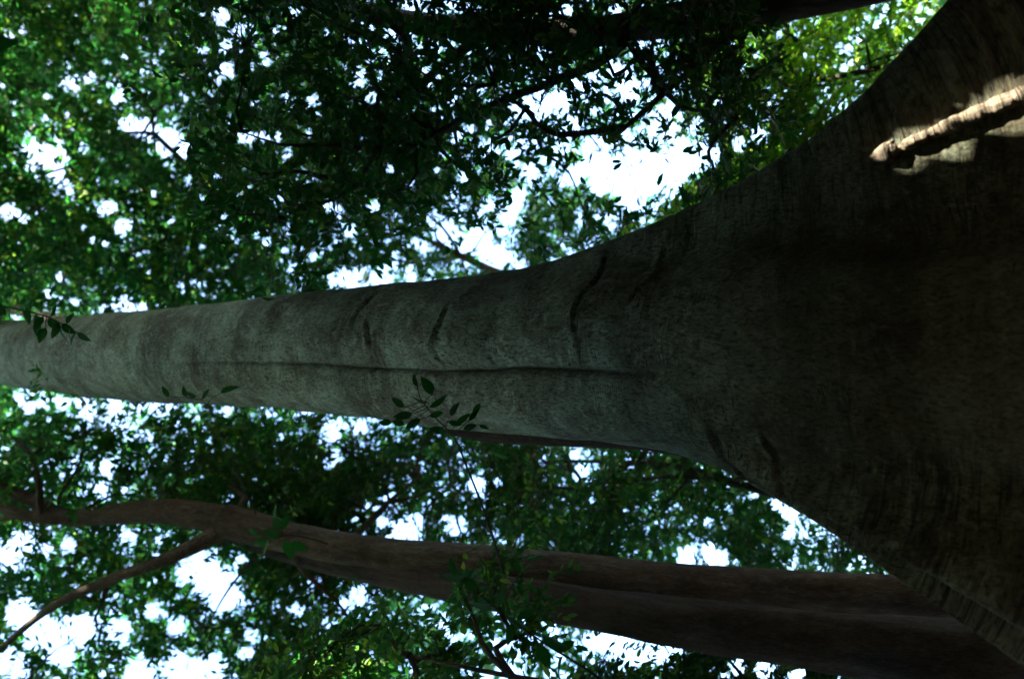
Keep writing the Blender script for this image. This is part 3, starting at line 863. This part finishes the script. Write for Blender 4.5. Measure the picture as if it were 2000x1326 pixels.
def leafy_twig(root, base, stem, depth, leaves, size, r0=0.012):
    """stem: pixels from its foot to its tip; leaves: (x, y, angle in the picture, relative size)"""
    dd = np.linspace(depth[0], depth[1], len(stem))
    P = [at(x, y, d) for (x, y), d in zip(stem, dd)]
    tw = tube_obj('leafy_twig', [tube(P, np.linspace(r0, 0.003, len(P)), 8, 0.05, 0.1, 2)], M_DARK, root, base)
    Pr, _, _ = resample(P, np.ones(len(P)), 0.02)
    px, py, pd = project(Pr)
    stalks = []
    for x, y, ang, k in leaves:
        j = int(np.argmin((px - x) ** 2 + (py - y) ** 2))
        foot = at(x, y, pd[j] + rng.normal(0, 0.06))
        a = math.radians(ang)
        d = unit(-math.cos(a) * UP - math.sin(a) * RIGHT + rng.normal(0, 0.3) * FWD)
        n = unit(-FWD + rng.normal(0, 0.42, 3) + np.array([0, 0, 0.25]))
        sd = unit(np.cross(n, d)); n = np.cross(d, sd)
        ln = size * k
        sd = sd * rng.uniform(0.75, 1.15); n = n * rng.uniform(0.3, 2.6)
        lo = link('leaf', LEAF_ME, tw)
        lo.matrix_local = Matrix(((d[0] * ln, sd[0] * ln, n[0] * ln, foot[0] - base[0]), (d[1] * ln, sd[1] * ln, n[1] * ln, foot[1] - base[1]),
                                  (d[2] * ln, sd[2] * ln, n[2] * ln, foot[2] - base[2]), (0, 0, 0, 1)))
        k0 = max(0, j - 2)
        stalks.append(tube([Pr[k0], (Pr[k0] + foot) / 2 + rng.normal(0, 0.008, 3), foot], [0.004, 0.003, 0.0022], 5, 0.04, 0, 1))
    tag(tube_obj('leaf_stalks', stalks, M_DARK, tw, base), kind='stuff')

leafy_twig(*TREES['leaning_tree'], [(985,1120),(950,1010),(915,920),(885,852),(850,815),(820,775),(815,745)], (8.2, 7.0),
    [(790,795,215,1),(845,770,240,1.25),(838,785,190,1.2),(838,795,330,1.3),(806,808,170,1.2),(822,818,150,1.1),(838,812,350,1.1),(880,812,300,1.1),(875,822,20,1),(890,826,330,1.1),(925,812,295,1.1),
     (915,822,310,1),(905,838,340,1),(870,842,190,1),(790,830,200,0.9),(765,825,180,0.8),(815,755,250,0.8),(812,740,280,0.8),(860,835,60,0.9),(935,830,20,0.7)], 0.14)
leafy_twig(*TREES['straight_tree'], [(-120,560),(-40,590),(40,605),(100,622),(150,650)], (8.5, 8.0),
    [(20,598,100,1),(45,606,60,1.1),(70,612,85,1.2),(85,618,120,1),(95,620,50,1.2),(110,628,100,1.2),(120,632,40,1.1),(135,640,80,1.1),(150,650,30,1.1),(150,648,110,1),(60,604,270,0.9),(100,618,285,0.9),(130,632,310,0.9),(75,625,95,1.2),(115,640,70,1.2),(90,640,110,1.1),(0,592,80,1.0),(10,600,130,1)], 0.14)
leafy_twig(*TREES['forked_tree'], [(500,1005),(470,940),(440,870),(415,810),(395,780)], (11.5, 9.0),
    [(430,768,335,1.6),(395,780,300,1.0),(385,775,200,1.1),(330,775,240,1.0),(365,775,255,0.9),(415,795,190,1.0),(425,815,20,1)], 0.13, 0.008)
leafy_twig(*TREES['forked_tree'], [(640,1062),(600,1050),(560,1045),(525,1050),(500,1040)], (10.6, 10.2),
    [(530,1055,170,1.2),(545,1052,210,1.2),(555,1055,60,1.3),(570,1060,30,1.1),(545,1040,250,1.2),(550,1035,290,1.1),(525,1052,110,1.1),(510,1045,200,1),(580,1052,90,1),(540,1015,260,1)], 0.19)
leafy_twig(*TREES['leafy_sapling'], [(1180,1330),(1120,1290),(1070,1260),(1020,1225),(960,1180),(900,1130)], (7.8, 7.4),
    [(1060,1240,30,1.6),(1050,1258,60,1.4),(1030,1225,200,1.4),(1010,1210,330,1.2),(1000,1215,100,1.3),(960,1180,180,1.2),(970,1185,290,1.2),(940,1165,80,1.2),(930,1150,230,1.1),(905,1132,190,1.2),(900,1135,310,1.1),(890,1125,250,1),(1085,1270,330,1.2),(1100,1280,120,1.3)], 0.16)

# far wood: one mass of leaves beyond every tree one can tell apart
def far_wood():
    C = pix_clumps(560, -350, 2050, -250, 1570, 26, 36, 2.0, 3.4, 0, 23)
    ci = np.repeat(np.arange(len(C)), 24)
    g = unit(rng.normal(0, 1, (len(ci), 3))) * (rng.uniform(0, 1, len(ci)) ** 0.4)[:, None]
    S = C[ci, :3] + g * C[ci, 3][:, None] * np.array([0.9, 0.9, 0.6])
    S = S[~in_gap(S, 1.0)]
    O, D, NN, Ln, A, B = sprays(S, 0.40, 8, 0.9)
    ok = ~in_gap(O + 0.5 * unit(D) * Ln[:, None], 0.9)
    sh = np.clip(rng.normal(0.45, 0.2, len(O)), 0, 1)
    o = link('far_wood', mesh_from_leaves(O[ok], D[ok], NN[ok], Ln[ok], sh[ok]))
    tag(o, 'far green wood of leaves behind all the trees', 'wood', kind='stuff')
def mesh_from_leaves(O, D, NN, Ln, sh):
    return leaf_mesh('far_wood', O, D, NN, Ln, M_LEAF, np.zeros(3), sh, far=True, width=1.2)
far_wood()

# unseen rest of the forest round the photographer, layered to shade the giant
def surrounding_wood():
    def out_of_view(P, m, leaf=0.0):
        x, y, d = project(P)
        m = m + 1732 * leaf / np.maximum(d, 0.5)
        return (d < 0.5) | (x < -m) | (x > 2000 + m) | (y < -m) | (y > 1326 + m)
    def storey(n, z0, z1, r0, r1, cx, cy, leaf, per_clump, sd):
        ang = rng.uniform(0, 2 * math.pi, n)
        rr = np.sqrt(rng.uniform(r0 ** 2, r1 ** 2, n))
        C = np.stack([cx + rr * np.cos(ang), cy + rr * np.sin(ang), rng.uniform(z0, z1, n)], -1)
        C = C[out_of_view(C, 120)]
        C = C[np.linalg.norm(C[:, :2] - TREE[:2], axis=1) > 2.6]
        if z0 < 7:      # a clearing to the left lets some low light in
            C = C[~((C[:, 0] < -4.8) & (np.abs(C[:, 1] - 3.5) < 4.5))]
        return clumps_at(C, leaf, per_clump, sd)
    def clumps_at(C, leaf, per_clump, sd):
        ci = np.repeat(np.arange(len(C)), per_clump)
        S = C[ci] + rng.normal(0, 1, (len(ci), 3)) * np.array([sd, sd, sd * 0.5])
        O, D, NN, Ln, A, B = sprays(S, leaf, 9, leaf * 2.4, tilt=0.35)
        ok = out_of_view(O, 25, leaf) & ~leaf_in_shaft(O, D, Ln) & ~in_pool(O) & (np.linalg.norm(O - CAM, axis=1) > 4.0)
        return O[ok], D[ok], NN[ok], Ln[ok]
    parts = [storey(1150, 6.5, 10.0, 0, 19, 0, 1, 0.45, 9, 0.9), storey(700, 0.5, 9, 9, 16, 0, 0, 0.45, 8, 0.9),
             storey(1200, 18, 27, 0, 36, 0, 8, 0.72, 9, 1.4), storey(1950, 3.6, 6.5, 1.0, 10.5, 0, -2.0, 0.40, 10, 0.7),
             storey(400, 11, 17, 3, 16, 0, 1, 0.6, 9, 1.1)]
    # unseen leaf clumps added between the giant and the sun to shade it
    C = np.stack([rng.uniform(-1.8, 3.4, 560), rng.uniform(5.0, 7.5, 560), rng.uniform(1.5, 19, 560)], -1) + rng.uniform(6, 17, 560)[:, None] * SUNV
    parts.append(clumps_at(C[out_of_view(C, 120)], 0.45, 9, 0.8))
    O, D, NN, Ln = (np.concatenate([p[k] for p in parts]) for k in range(4))
    sh = np.clip(rng.normal(0.45, 0.2, len(O)), 0, 1)
    o = link('surrounding_wood', leaf_mesh('surrounding_wood', O, D, NN, Ln, M_LEAF_DARK, np.zeros(3), sh, far=True, width=1.25))
    tag(o, 'dense dark leafage of the forest around and above the photographer, unseen and added for shade', 'wood', kind='stuff')
surrounding_wood()
